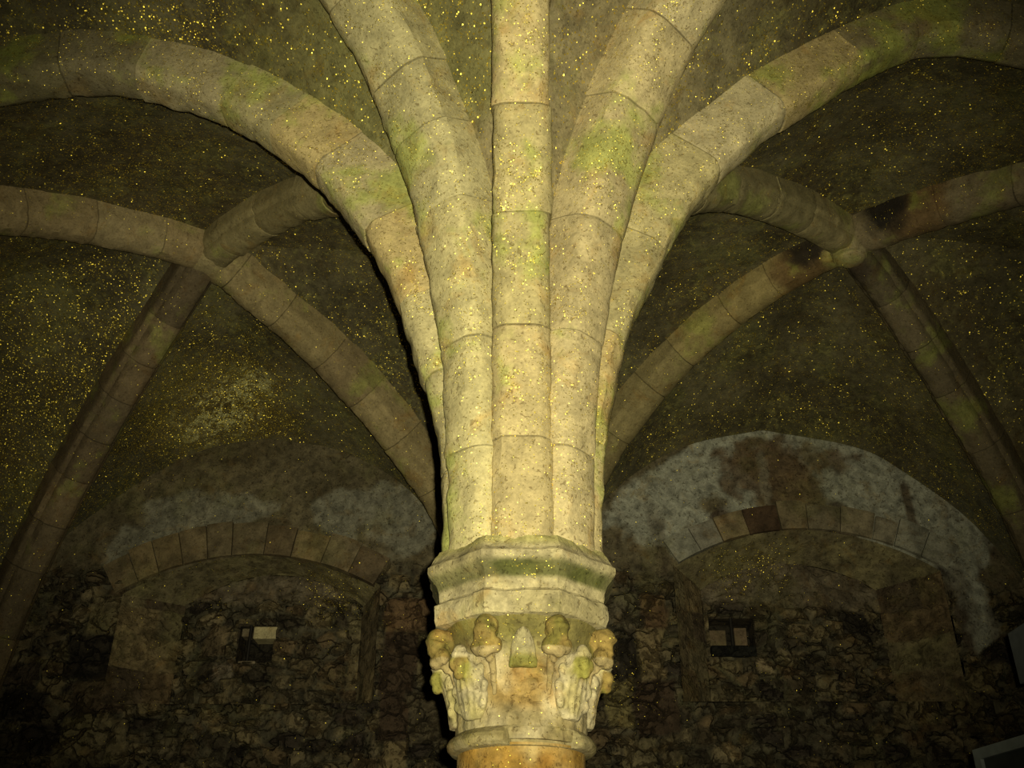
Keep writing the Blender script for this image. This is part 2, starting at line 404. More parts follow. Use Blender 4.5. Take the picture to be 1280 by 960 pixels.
SOOT = (.012, .010, .008); RUSTC = (.125, .075, .03)
rib('vault_rib', [H['TL'], H['TL2']], 'broad stone vault rib arching from the column to the left edge, gold flecked', M_NEAR, 3, TONES, .42, far_dim=(2.2, 3.0))
rib('vault_rib', [H['TR'], H['TR2']], 'broad stone vault rib arching from the column up to the right edge', M_NEAR, 5, TONES, .46, far_dim=(2.4, 3.2))
rib('vault_rib', [H['FC']], 'straight upright vault rib in the middle, running up the front of the column overhead', M_NEAR, 8, [TONES[0], TONES[3], TONES[0], TONES[1]], .40, joints=(.40, .84, 1.28, 1.70, 2.1))
rib('vault_rib', [H['FDL']], 'greenish diagonal vault rib leaning left, directly left of the upright middle rib', M_NEAR, 13, [TONES[1], TONES[4], TONES[5]], .45, joints=(.38, .83, 1.43, 1.78, 2.05), flare=(.7, 1.8, .42))
rib('vault_rib', [H['FDR']], 'pale diagonal vault rib leaning right, directly right of the upright middle rib', M_NEAR, 21, [TONES[2], TONES[5], TONES[0]], .45, joints=(.38, .86, 1.36, 1.9), flare=(.8, 1.9, .36))
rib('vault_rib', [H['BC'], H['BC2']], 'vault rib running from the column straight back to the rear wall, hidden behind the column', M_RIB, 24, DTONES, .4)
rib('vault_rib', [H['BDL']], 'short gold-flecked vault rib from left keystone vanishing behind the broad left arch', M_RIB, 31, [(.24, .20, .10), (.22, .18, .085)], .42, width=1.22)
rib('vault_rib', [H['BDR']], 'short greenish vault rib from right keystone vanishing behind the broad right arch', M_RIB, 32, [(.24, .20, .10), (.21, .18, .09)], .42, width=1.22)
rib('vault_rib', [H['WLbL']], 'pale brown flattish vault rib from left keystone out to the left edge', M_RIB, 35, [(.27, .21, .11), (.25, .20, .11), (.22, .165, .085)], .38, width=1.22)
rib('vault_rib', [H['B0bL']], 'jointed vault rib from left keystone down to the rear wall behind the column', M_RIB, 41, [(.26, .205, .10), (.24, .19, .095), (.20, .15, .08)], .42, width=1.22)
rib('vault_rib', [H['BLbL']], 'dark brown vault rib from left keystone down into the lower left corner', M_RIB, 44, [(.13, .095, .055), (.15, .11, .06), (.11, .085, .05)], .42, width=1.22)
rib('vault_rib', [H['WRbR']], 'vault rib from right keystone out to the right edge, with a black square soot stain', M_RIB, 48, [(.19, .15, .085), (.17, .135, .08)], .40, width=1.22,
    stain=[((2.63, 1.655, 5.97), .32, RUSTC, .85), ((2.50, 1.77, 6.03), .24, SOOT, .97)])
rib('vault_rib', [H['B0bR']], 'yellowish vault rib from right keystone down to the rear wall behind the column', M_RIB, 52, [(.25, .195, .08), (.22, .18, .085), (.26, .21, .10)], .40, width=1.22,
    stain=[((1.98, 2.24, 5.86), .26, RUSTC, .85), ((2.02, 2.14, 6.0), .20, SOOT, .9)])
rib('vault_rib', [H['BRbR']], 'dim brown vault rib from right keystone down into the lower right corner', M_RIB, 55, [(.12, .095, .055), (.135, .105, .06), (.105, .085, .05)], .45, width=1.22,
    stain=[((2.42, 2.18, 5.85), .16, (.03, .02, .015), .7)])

# keystones where the diagonal ribs cross
def keystone(loc, label, seed, col, knob):
    e = empty('keystone', loc); tag(e, label, 'keystone')
    x, y, z = loc
    mb = MB()
    prof = [(.0, -.03), (.07, -.028), (.115, -.012), (.132, .02), (.135, .10), (.13, .26), (0, .26)]
    def fn(a, b):
        i = a * (len(prof) - 1); k = min(len(prof) - 2, int(i)); r = prof[k][0] + (prof[k+1][0]-prof[k][0])*(i-k); h = prof[k][1] + (prof[k+1][1]-prof[k][1])*(i-k)
        q = 2 * PI * b; w = 1 + .09 * nz(math.cos(q)*2, math.sin(q)*2, h*8 + seed)
        return Vector((x + r*w*math.cos(q), y + r*w*math.sin(q), z + h))
    mb.grid(fn, 24, 36, col, wrap=True)
    mb.build('block', M_RIB, e, weld=True)
    if knob:
        k = MB()
        def fk(a, b):
            q = a * PI / 2; r = .10 * math.cos(q) * (1 + .12 * nz(math.cos(b*6.28)*3, math.sin(b*6.28)*3, seed))
            return Vector((x + r*math.cos(2*PI*b), y + r*math.sin(2*PI*b), z - .022 - .035*math.sin(q)))
        k.grid(fk, 8, 28, tuple(c*1.15 for c in col), wrap=True)
        k.build('carved_disc', M_RIB, e, weld=True)
keystone((-2.19, 2.07, 5.745), 'plain keystone at the crossing of the left vault ribs', 1, (.27, .22, .115), False)
keystone((2.30, 2.07, 5.85), 'small round keystone at the crossing of the right vault ribs', 5, (.24, .20, .11), True)

# ------------------------------------------------------------------ vault webs
def offset(c, d):
    out = []
    n = len(c) - 1
    h = c[-1] - c[0]; h.z = 0; h.normalize(); lat = Vector((-h.y, h.x, 0))
    for i, p in enumerate(c):
        t = (c[min(n, i+1)] - c[max(0, i-1)]).normalized(); nn = lat.cross(t)
        if nn.z < 0: nn = -nn
        if abs(t.z) > .9 and nn.dot(h) > 0: nn = -nn
        out.append(p + nn * d)
    out[-1] = c[-1] + Vector((0, 0, d))
    return out

web = MB()
def web_col(p):
    a = fbm(p.x, p.y, p.z, 1.7, 4); b = fbm(p.x + 9, p.y, p.z, .8, 3)
    c = lerp((.060, .051, .027), (.112, .098, .052), sst(-.5, .5, a))
    c = lerp(c, (.075, .058, .028), sst(.05, .6, b) * .7)
    # bare pale limewash left on the webs that spring straight off the column
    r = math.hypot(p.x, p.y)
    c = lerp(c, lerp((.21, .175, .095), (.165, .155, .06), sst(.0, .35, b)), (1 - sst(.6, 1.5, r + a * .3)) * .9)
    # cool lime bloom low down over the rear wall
    c = lerp(c, (.115, .115, .085), sst(3.0, 4.1, p.y) * sst(5.4, 4.7, p.z) * (.35 + .4 * sst(-.2, .5, b)))
    return c
def cell(A, Bc, da=.205, db=.205, camber=.10, n=64, m=30):
    A = resample(offset(A, da), n); Bc = resample(offset(Bc, db) if db else list(Bc), n)
    def fn(a, b):
        i = min(n, int(round(a * n)))
        p = A[i].lerp(Bc[i], b)
        w = math.sin(PI * b) * a
        p = p + Vector((0, 0, camber * w))
        q = fbm(p.x, p.y, p.z, 2.2, 4) * .022 + nz(p.x, p.y, p.z, 9) * .006
        p.z += q * min(1, w * 4)
        return p
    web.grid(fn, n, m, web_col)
cell(H['BDL'], H['TL']); cell(H['WLbL'], H['TL2'])
cell(H['BDR'], H['TR']); cell(H['WRbR'], H['TR2'])
cell(H['BDL'], H['BC']); cell(H['B0bL'], H['BC2'])
cell(H['BDR'], H['BC']); cell(H['B0bR'], H['BC2'])
cell(H['B0bL'], H['lunL0'], db=0); cell(H['BLbL'], H['lunLL'], db=0)
cell(H['B0bR'], H['lunR0'], db=0); cell(H['BRbR'], H['lunRR'], db=0)
cell(H['WLbL'], H['sideL1'], db=0); cell(H['BLbL'], H['sideL2'], db=0)
cell(H['WRbR'], H['sideR1'], db=0); cell(H['BRbR'], H['sideR2'], db=0)
cell(H['FDL'], H['TL']); cell(H['WLfL'], H['TL2']); cell(H['FDR'], H['TR']); cell(H['WRfR'], H['TR2'])
cell(H['FDL'], H['FC']); cell(H['F0fL'], H['FC2']); cell(H['FDR'], H['FC']); cell(H['F0fR'], H['FC2'])
cell(H['WLfL'], H['fsL1']); cell(H['FLfL'], H['fsL2']); cell(H['WRfR'], H['fsR1']); cell(H['FRfR'], H['fsR2'])
cell(H['F0fL'], H['ffL1']); cell(H['FLfL'], H['ffL2']); cell(H['F0fR'], H['ffR1']); cell(H['FRfR'], H['ffR2'])
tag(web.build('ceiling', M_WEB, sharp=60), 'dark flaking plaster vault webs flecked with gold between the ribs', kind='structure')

# ------------------------------------------------------------------ column
col_e = empty('column', (0, 0, 0))
tag(col_e, 'round stone column with leaf-carved capital and eight-sided top in the centre', 'column')
OCT = PI / 4
def octr(q):                       # radius of an octagon of apothem 1 with one face towards -y
    a = (q + PI / 2 + OCT / 2) % OCT - OCT / 2
    return 1 / math.cos(a)
def lathe(prof, nseg, col, octo=False, wear=.004, sc=14, sub=4, fn_r=None):
    fine = []
    for (r0, z0), (r1, z1) in zip(prof, prof[1:]):
        for k in range(sub): fine.append((r0 + (r1-r0)*k/sub, z0 + (z1-z0)*k/sub))
    fine.append(prof[-1])
    mb = MB(); n = len(fine) - 1
    def fn(a, b):
        r, z = fine[int(round(a * n))]; q = 2 * PI * b + PI / 8 - PI / 2
        rr = r * (octr(q) if octo else 1)
        x, y = rr * math.cos(q), rr * math.sin(q)
        w = fbm(x, y, z, sc, 3) * wear + nz(x, y, z, 45) * wear * .4
        if fn_r: w += fn_r(q, r, z)
        k = 1 + w / max(rr, .05)
        return Vector((x * k, y * k, z + (w * .5 if octo else 0)))
    mb.grid(fn, n, nseg, col, wrap=True)
    return mb
def abacus_col(p):
    a = fbm(p.x, p.y, p.z, 6, 3)
    c = lerp((.235, .20, .105), (.315, .27, .155), sst(-.4, .4, a))
    k = sst(2.695, 2.715, p.z) * sst(2.775, 2.745, p.z)      # green growth under the rim, its colour darkened to paint in the hollow's shade
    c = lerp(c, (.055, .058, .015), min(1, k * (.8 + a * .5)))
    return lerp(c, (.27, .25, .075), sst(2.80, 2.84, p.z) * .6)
prof = [(.10, 2.862), (.24, 2.86), (.292, 2.853), (.300, 2.835), (.316, 2.803), (.329, 2.788), (.331, 2.768), (.322, 2.752), (.303, 2.728), (.290, 2.700), (.286, 2.668),
        (.292, 2.660), (.301, 2.655), (.304, 2.640), (.301, 2.605), (.294, 2.584), (.27, 2.578), (.10, 2.574)]
lathe(prof, 160, abacus_col, True, .005).build('abacus', M_CAP, col_e, sharp=32)

def bell_r(z):
    t = (z - 2.20) / .385
    return .218 + .012 * t + .055 * max(0, t) ** 3
def bell_col(p):
    a = fbm(p.x, p.y, p.z, 7, 3); q = math.atan2(p.x, -p.y)
    c = lerp((.225, .18, .085), (.35, .295, .175), sst(-.4, .4, a))
    c = lerp(c, (.235, .15, .042), sst(.6, .15, abs(q - .02) + a * .3) * sst(2.46, 2.40, p.z + a * .05) * sst(2.26, 2.32, p.z + a * .04) * .85)   # ochre scar
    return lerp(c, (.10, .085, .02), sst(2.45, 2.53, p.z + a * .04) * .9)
def scar(q, r, z):
    a = (q + PI / 2 + PI) % (2 * PI) - PI
    f = sst(.62, .15, abs(a - .05)) * sst(2.47, 2.42, z) * sst(2.27, 2.33, z)
    n = fbm(math.cos(q) * 3, math.sin(q) * 3, z * 14, 1.6, 4)
    return f * (n * .034 - .006) + .0025 * math.sin(q * 24) * sst(2.33, 2.26, z)
prof = [(.10, 2.19)] + [(bell_r(2.20 + .385 * k / 14), 2.20 + .385 * k / 14) for k in range(15)] + [(.1, 2.586)]
bell = lathe(prof, 140, bell_col, False, .004, 12, 3, scar).build('capital', M_CAP, col_e, sharp=50)

def ring_break(q, r, z):
    a = (q + PI / 2 + PI) % (2 * PI) - PI
    n = nz(math.cos(q) * 4, math.sin(q) * 4, 3.1)
    f = sst(-.24, -.13, a + n * .05) * sst(.93, .80, a + n * .06)     # the front of the ring is broken away
    return -f * .045 * sst(.222, .245, r) + n * .003
prof = [(.15, 2.175), (.214, 2.178), (.238, 2.182), (.249, 2.192), (.252, 2.206), (.246, 2.220), (.232, 2.232), (.222, 2.240), (.15, 2.245)]
def ring_col(p):
    a = fbm(p.x, p.y, p.z, 8, 3)
    return lerp((.21, .17, .075), (.30, .25, .135), sst(-.4, .4, a))
lathe(prof, 160, ring_col, False, .003, 12, 4, ring_break).build('neck_ring', M_CAP, col_e, sharp=40)
def shaft_col(p):
    a = fbm(p.x, p.y, p.z, 5, 4)
    return lerp((.26, .15, .03), (.33, .25, .11), sst(-.35, .45, a))
lathe([(.1, .30), (.225, .30)] + [(.218, .4), (.217, 1.0), (.215, 1.6), (.213, 2.0), (.213, 2.19), (.1, 2.195)], 96, shaft_col, False, .004, 8, 8).build('shaft', M_CAP, col_e, sharp=40)
lathe([(.1, 0), (.36, 0), (.36, .12), (.33, .14), (.32, .17), (.28, .20), (.30, .24), (.28, .28), (.23, .31), (.1, .31)], 64, (.4, .34, .2), True, .004).build('base', M_CAP, col_e)

# carved foliage
OLIVE = (.105, .09, .02); PALE = (.36, .31, .19); OCHRE = (.20, .14, .042)
def radial(th):
    s, c = math.sin(th), -math.cos(th)
    return lambda r, t, z: Vector((r * s - t * c, r * c + t * s, z))
def crocket(th, seed):
    rnd = random.Random(seed); Mx = radial(th); mb = MB()
    pts, rad = [], []
    for k in range(9):
        z = 2.335 + .165 * k / 8
        pts.append(Mx(bell_r(z) + .004 + .002 * k, 0, z)); rad.append(.008 + .0012 * k)
    for r, z, q in ((.272, 2.528, .024), (.291, 2.548, .030), (.309, 2.548, .033), (.320, 2.530, .033), (.317, 2.510, .030), (.302, 2.501, .022)):
        pts.append(Mx(r - .004, 0, z - .004)); rad.append(q * 1.18 * rnd.uniform(.95, 1.08))
    def cc(p):
        return lerp(OCHRE, OLIVE, sst(-.3, .4, fbm(p.x, p.y, p.z, 12, 3))) if p.z > 2.47 else lerp(OCHRE, PALE, .35)
    mb.tube(pts, rad, cc, 14)
    mb.ball(Mx(.300, -.027, 2.475), .028, cc, (1, 1, 1.1)); mb.ball(Mx(.300, .028, 2.477), .027, cc, (1, 1, 1.1))
    mb.ball(Mx(.318, .0, 2.545), .030, cc)
    mb.ball(Mx(.312, .0, 2.462), .024, cc, (1, 1, 1.15))
    mb.ball(Mx(.276, .0, 2.448), .014, cc, (1, 1, 1.6))
    o = mb.build('crocket', M_CAP, bell)
    finish(o, cc)
    return o
def finish(o, colfn, vs=.0055):
    """fuse the pieces of one carving into a single skin and colour it again"""
    r = o.modifiers.new('fuse', 'REMESH'); r.mode = 'VOXEL'; r.voxel_size = vs; r.use_smooth_shade = True
    s = o.modifiers.new('soften', 'SMOOTH'); s.factor = .5; s.iterations = 4
    bpy.context.view_layer.update()
    me = bpy.data.meshes.new_from_object(o.evaluated_get(bpy.context.evaluated_depsgraph_get()))
    o.modifiers.clear(); old = o.data; o.data = me; bpy.data.meshes.remove(old)
    if 'Col' in me.color_attributes: me.color_attributes.remove(me.color_attributes['Col'])
    a = me.color_attributes.new('Col', 'FLOAT_COLOR', 'POINT'); flat = []
    for v in me.vertices:
        n = fbm(v.co.x, v.co.y, v.co.z, 40, 2) * .0025
        v.co = v.co + v.normal * n
    for v in me.vertices: c = colfn(v.co); flat += [c[0], c[1], c[2], 1.0]
    a.data.foreach_set('color', flat)
    if not me.materials: me.materials.append(M_CAP)
    for p in me.polygons: p.use_smooth = True
def leaf(th, seed, tip_col):
    rnd = random.Random(seed); Mx = radial(th); mb = MB()
    # blade hugging the bell, broad in the middle, its tip bending out and down into two lobes
    n, m = 18, 10
    def mk(side):
        def fn(a, b):
            z = 2.265 + .205 * a
            w = .034 + .044 * math.sin(min(1, a * 1.15) * PI) ** .8 * (1 - .45 * a)
            t = (b - .5) * 2 * w
            lift = .012 + .018 * a + .030 * a ** 3 + .016 * math.cos((b - .5) * PI) - .007 * math.cos((b - .5) * 5 * PI) ** 2
            return Mx(bell_r(z) + (lift if side else -.004), t, z)
        return fn
    def cc(p): return lerp(PALE, (.33, .28, .13), sst(-.3, .5, fbm(p.x, p.y, p.z, 11, 3)))
    mb.grid(mk(1), n, m, cc); k = len(mb.v); mb.grid(mk(0), n, m, cc)
    # close the rim between the two skins
    w = m + 1; base0, base1 = k - (n + 1) * w, k
    rim = [i * w for i in range(n + 1)] + [n * w + j for j in range(1, w)] + [i * w + m for i in range(n - 1, -1, -1)] + [j for j in range(m - 1, 0, -1)]
    for a, b in zip(rim, rim[1:] + rim[:1]): mb.f.append((base0 + a, base0 + b, base1 + b, base1 + a))
    def ct(p): return lerp(tip_col, OCHRE, sst(-.2, .5, fbm(p.x + 3, p.y, p.z, 10, 3)))
    r = bell_r(2.46)
    for sd_ in (-1, 1):
        for z_, w__ in ((2.315, .060), (2.365, .070), (2.415, .058)):
            mb.ball(Mx(bell_r(z_) + .014, sd_ * w__, z_), .0150 * rnd.uniform(.85, 1.1), cc, (1, 1.1, 1.7))
    mb.ball(Mx(r + .044, 0, 2.468), .026, cc, (1, 1.1, 1.3))
    mb.ball(Mx(r + .058, -.012, 2.436), .020, ct, (1, 1, 1.3)); mb.ball(Mx(r + .056, .014, 2.430), .019, ct, (1, 1, 1.3))
    mb.ball(Mx(r + .050, .002, 2.404), .019, ct, (1, 1, 1.1))
    o = mb.build('leaf', M_CAP, bell)
    finish(o, lambda p: lerp(cc(p), ct(p), sst(.034, .048, math.hypot(p.x, p.y) - bell_r(p.z)) * sst(2.462, 2.448, p.z)))
    return o
for k in range(8):
    crocket(OCT / 2 + k * OCT, 60 + k)
for k in range(8):
    if k == 0: continue
    leaf(k * OCT, 80 + k, (.19, .175, .04))
# the front leaf has lost its lower half: only its tongue-shaped upper part stands above the scar
mb = MB(); Mx = radial(.02)
def ft(a, b, side=1):
    z = 2.415 + .125 * a; w = .047 * (1 - .25 * a) * math.sqrt(max(.02, 1 - max(0, a - .45) ** 2 / .31)); t = (b - .5) * 2 * w
    return Mx(bell_r(z) + (.012 + .022 * math.cos((b - .5) * PI) if side else -.006), t, z)
def fcol(p): return lerp(PALE, (.20, .20, .055), sst(2.465, 2.44, p.z))
mb.grid(ft, 14, 10, fcol); k = len(mb.v); mb.grid(lambda a, b: ft(a, b, 0), 14, 10, fcol)
w_ = 11; rim = [i*w_ for i in range(15)] + [14*w_+j for j in range(1, w_)] + [i*w_+10 for i in range(13, -1, -1)] + [j for j in range(9, 0, -1)]
for a, b in zip(rim, rim[1:] + rim[:1]): mb.f.append((k - 15*w_ + a, k - 15*w_ + b, k + b, k + a))
o = mb.build('leaf', M_CAP, bell); finish(o, fcol); tag(o, 'broken front leaf with only its tongue-shaped tip left')

# ------------------------------------------------------------------ rear wall with two window niches
ND = .30
KD = 7.94 / 8.09
NI = {'L': dict(x0=-3.16, x1=-1.12, s0=4.09, s1=4.16, ap=4.41, ix0=-2.80, ix1=-1.32, is0=4.13, iap=4.40, sill=3.24, win=(-2.325, -2.02, 3.665, 3.97)),
      'R': dict(x0=1.215, x1=3.36, s0=4.34, s1=4.28, ap=4.63, ix0=1.506, ix1=2.98, is0=4.27, iap=4.50, sill=3.26, win=(1.54, 1.92, 3.71, 4.034))}
for d_ in NI.values():                     # the niche backs, surveyed for another depth, brought to this one
    for q_ in ('ix0', 'ix1'): d_[q_] *= KD
    for q_ in ('is0', 'iap'): d_[q_] = HC + (d_[q_] - HC) * KD
    w_ = d_['win']; d_['win'] = (w_[0] * KD, w_[1] * KD, HC + (w_[2] - HC) * KD, HC + (w_[3] - HC) * KD)
def arc_z(x, x0, x1, s0, s1, ap):
    t = (x - x0) / (x1 - x0); base = s0 + (s1 - s0) * t
    h = ap - (s0 + s1) / 2
    hw = (x1 - x0) / 2; R = (hw * hw + h * h) / (2 * h); dx = (t - .5) * 2 * hw
    return base + math.sqrt(max(0, R * R - dx * dx)) - (R - h)
def arch_front(k, x): d = NI[k]; return arc_z(x, d['x0'], d['x1'], d['s0'], d['s1'], d['ap'])
def arch_back(k, x): d = NI[k]; return arc_z(x, d['ix0'], d['ix1'], d['is0'], d['is0'], d['iap'])

# big dressed stones read off the photograph: (px0, py0, px1, py1, colour)
DK = (.050, .033, .020); BLK = (.026, .021, .015); TAN = (.165, .125, .065); TAN2 = (.135, .11, .06); RED = (.11, .068, .035)
blocks_px = [(480, 748, 530, 790, RED), (476, 791, 517, 862, DK), (474, 863, 505, 922, DK), (476, 924, 502, 985, TAN), (518, 791, 560, 850, TAN2), (506, 864, 556, 930, (.075, .06, .035)),
             (92, 795, 166, 846, BLK), (74, 897, 128, 952, TAN2), (130, 900, 154, 960, TAN2), (92, 850, 150, 890, (.07, .05, .03)), (120, 742, 158, 790, TAN2), (160, 744, 196, 800, TAN), (198, 764, 228, 806, (.13, .10, .06)),
             (10, 862, 50, 895, BLK), (30, 905, 72, 940, BLK), (2, 830, 40, 856, (.06, .045, .03)),
             (798, 787, 834, 850, TAN), (796, 851, 846, 916, DK), (770, 800, 797, 848, BLK), (756, 850, 795, 905, (.14, .115, .05)), (756, 740, 800, 785, (.10, .085, .055)), (804, 742, 832, 786, RED), (776, 918, 826, 980, TAN2), (828, 920, 850, 985, (.10, .08, .045)),
             (1186, 828, 1204, 858, (.19, .15, .08)), (1150, 830, 1184, 866, TAN2), (1206, 830, 1250, 866, (.125, .10, .05)), (1120, 870, 1180, 905, (.12, .095, .05)), (1182, 868, 1230, 900, (.10, .08, .04))]
def to_rect(b, Y):
    a = at(b[0], b[1], Y); c = at(b[2], b[3], Y); return (a.x, c.z, c.x, a.z, b[4])
FRONT_BLOCKS = [to_rect(b, YB) for b in blocks_px]
BACK_BLOCKS = [to_rect(b, YB + ND) for b in [(884, 886 - 26, 910, 880, TAN2), (1018, 850, 1046, 872, TAN2), (945, 828, 968, 842, (.22, .17, .10)), (1084, 770, 1098, 880, TAN2), (1054, 766, 1082, 792, BLK),
                                          (268, 835, 288, 852, (.22, .18, .13)), (440, 770, 452, 860, TAN2), (262, 782, 280, 822, (.12, .09, .05))]]
RUB = [(.100, .078, .042), (.072, .055, .031), (.130, .102, .054), (.050, .040, .025), (.15, .12, .068), (.088, .072, .043), (.105, .075, .04), (.036, .028, .02)]
def rubble(x, z, blocks, zmul=1.0):
    """relief and colour of random rubble walling at a point"""
    wx = x + fbm(x, 1.7, z, 3.1, 3) * .05; wz = z + fbm(x, 5.7, z, 3.1, 3) * .04
    for (x0, z0, x1, z1, c) in blocks:
        e = min(wx - x0, x1 - wx, wz - z0, z1 - wz)
        if e > -.012:
            g = 1 + .25 * fbm(x, 3, z, 9, 3)
            return .012 + .02 * sst(-.012, .02, e), lerp((.05, .042, .027), tuple(q * g for q in c), sst(-.012, .006, e))
    p = Vector((wx * 5.2, 3.3, wz * 8.5))
    d, pts = noise.voronoi(p)
    e = (d[1] - d[0])
    r = noise.cell_vector(pts[0] * 3.17)
    c = RUB[int(abs(r.x) * 997) % len(RUB)]; g = .8 + .5 * abs(r.y % 1)
    m = sst(.03, .20, e)
    return m * .05 * (.4 + abs(r.z % 1)), lerp((.075, .066, .042), tuple(q * g for q in c), m)

def blob(p, c, rx, rz):
    return ((p[0] - c[0]) / rx) ** 2 + ((p[1] - c[1]) / rz) ** 2
def px2(px, py): q = at(px, py, YB); return (q.x, q.z)
WHITE = (.27, .27, .22)
wl = [(px2(232, 640), .42, .20), (px2(500, 650), .55, .34), (px2(450, 640), .40, .2), (px2(300, 630), .4, .14), (px2(170, 690), .3, .25)]
wr = [(px2(840, 640), .62, .42), (px2(885, 600), .5, .3), (px2(1130, 640), .62, .42), (px2(1190, 700), .36, .42), (px2(1215, 770), .18, .26), (px2(980, 552), .9, .12), (px2(1148, 800), .09, .16), (px2(1060, 590), .4, .3)]
stw = [(px2(960, 590), .42, .30, (.085, .055, .03)), (px2(985, 570), .5, .2, (.10, .07, .04)), (px2(1182, 775), .20, .42, (.035, .022, .014)), (px2(1000, 620), .2, .3, (.12, .085, .045)), (px2(902, 655), .1, .16, (.05, .03, .018)), (px2(1140, 650), .05, .45, (.07, .05, .03)),
       (px2(1045, 650), .13, .20, (.045, .03, .02)), (px2(955, 600), .04, .3, (.15, .13, .09))]
def front_surface(x, z):
    """height of the front face and its colour"""
    n = fbm(x, 2.2, z, 2.3, 5); n2 = fbm(x, 8.2, z, 6.5, 4)
    # plaster survives over the niches, rubble shows below
    lim = 4.28 if x < 0 else 4.22
    pl = sst(lim - .10, lim + .16, z + n * .22)
    dep, col = rubble(x, z, FRONT_BLOCKS) if pl < .999 else (.02, (.1, .1, .1))
    plc = lerp((.078, .064, .036), (.115, .095, .056), sst(-.4, .4, n))
    wv = 0
    for c, rx, rz in (wl if x < 0 else wr):
        wv = max(wv, 1 - sst(.55, 1.25, blob((x, z), c, rx, rz) + n * .9 + n2 * .35))
    whit = sst(.1, .9, wv) * (.95 if x > 0 else .42)
    c2 = lerp(plc, WHITE, whit)
    if x > 0:
        for c, rx, rz, sc in stw:
            a = 1 - sst(.5, 1.2, blob((x, z), c, rx, rz) + n2 * .9)
            c2 = lerp(c2, sc, a * .85)
        streak = sst(.08, .45, nz(x * 7, 1, z * 1.1, 1.6) + n2 * .35) * sst(5.1, 4.6, z)
        c2 = lerp(c2, (.075, .055, .034), streak * .55)
    dep2 = .028 + n * .012 + n2 * .006
    # white flakes that survive lower down beside the right-hand niche
    low = max(0, wv - .35) * 1.5 if x > 3.2 else 0
    pl = min(1, max(pl, sst(.2, .6, low)))
    c3 = lerp(col, c2, pl)
    return dep * (1 - pl) + dep2 * pl, (*c3, 1 - .93 * pl)

wall = MB()
GX, GZ = .024, .024
def strip_grid(xs, lo, hi, fn, nz_rows):
    """columns xs, rows between lo(x) and hi(x); fn(x, z, edge) -> point, colour"""
    n = len(xs) - 1; vs = []; cs = []
    for x in xs:
        a, b = lo(x), hi(x)
        for j in range(nz_rows + 1):
            p, c = fn(x, a + (b - a) * j / nz_rows); vs.append(p); cs.append(c)
    w = nz_rows + 1
    fs = [(i*w+j, (i+1)*w+j, (i+1)*w+j+1, i*w+j+1) for i in range(n) for j in range(nz_rows)]
    k = len(wall.v); wall.v += vs; wall.c += cs; wall.f += [tuple(i + k for i in f) for f in fs]
def lin(a, b, s): n = max(1, int(round((b - a) / s))); return [a + (b - a) * i / n for i in range(n + 1)]
def front_pt(x, z):
    dep, c = front_surface(x, z)
    return Vector((x, YB + .03 - dep, z)), c
ZT, ZM = 5.9, 2.6
L_, R_ = NI['L'], NI['R']
XA, XB = -4.6, 4.8
for a, b in ((XA, L_['x0']), (L_['x1'], R_['x0']), (R_['x1'], XB)):
    strip_grid(lin(a, b, GX), lambda x: ZM, lambda x: ZT, front_pt, int((ZT - ZM) / GZ))
for k in 'LR':
    d = NI[k]; xs = lin(d['x0'], d['x1'], GX)
    strip_grid(xs, lambda x: arch_front(k, x), lambda x: ZT, front_pt, 70)
    strip_grid(xs, lambda x: ZM, lambda x: d['sill'], front_pt, 26)
strip_grid(lin(XA, XB, .2), lambda x: 0, lambda x: ZM, lambda x, z: (Vector((x, YB + .01, z)), (.07, .055, .033)), 8)
def back_pt(k):
    def f(x, z):
        dep, c = rubble(x, z + 20, [(b[0], b[1] + 20, b[2], b[3] + 20, b[4]) for b in BACK_BLOCKS])
        n = fbm(x, 2.2, z, 2.6, 4)
        lim = 4.06 if k == 'R' else 4.12                                       # rough plaster left under the arch
        pl = sst(lim - .03, lim + .05, z + n * .05) * .85
        c = lerp(c, lerp((.10, .078, .05), (.14, .115, .078), sst(-.4, .4, fbm(x, 4, z, 9, 3))), pl)
        return Vector((x, YB + ND + .02 - dep * (1 - pl * .6), z)), (*c, 1 - .8 * pl)
    return f
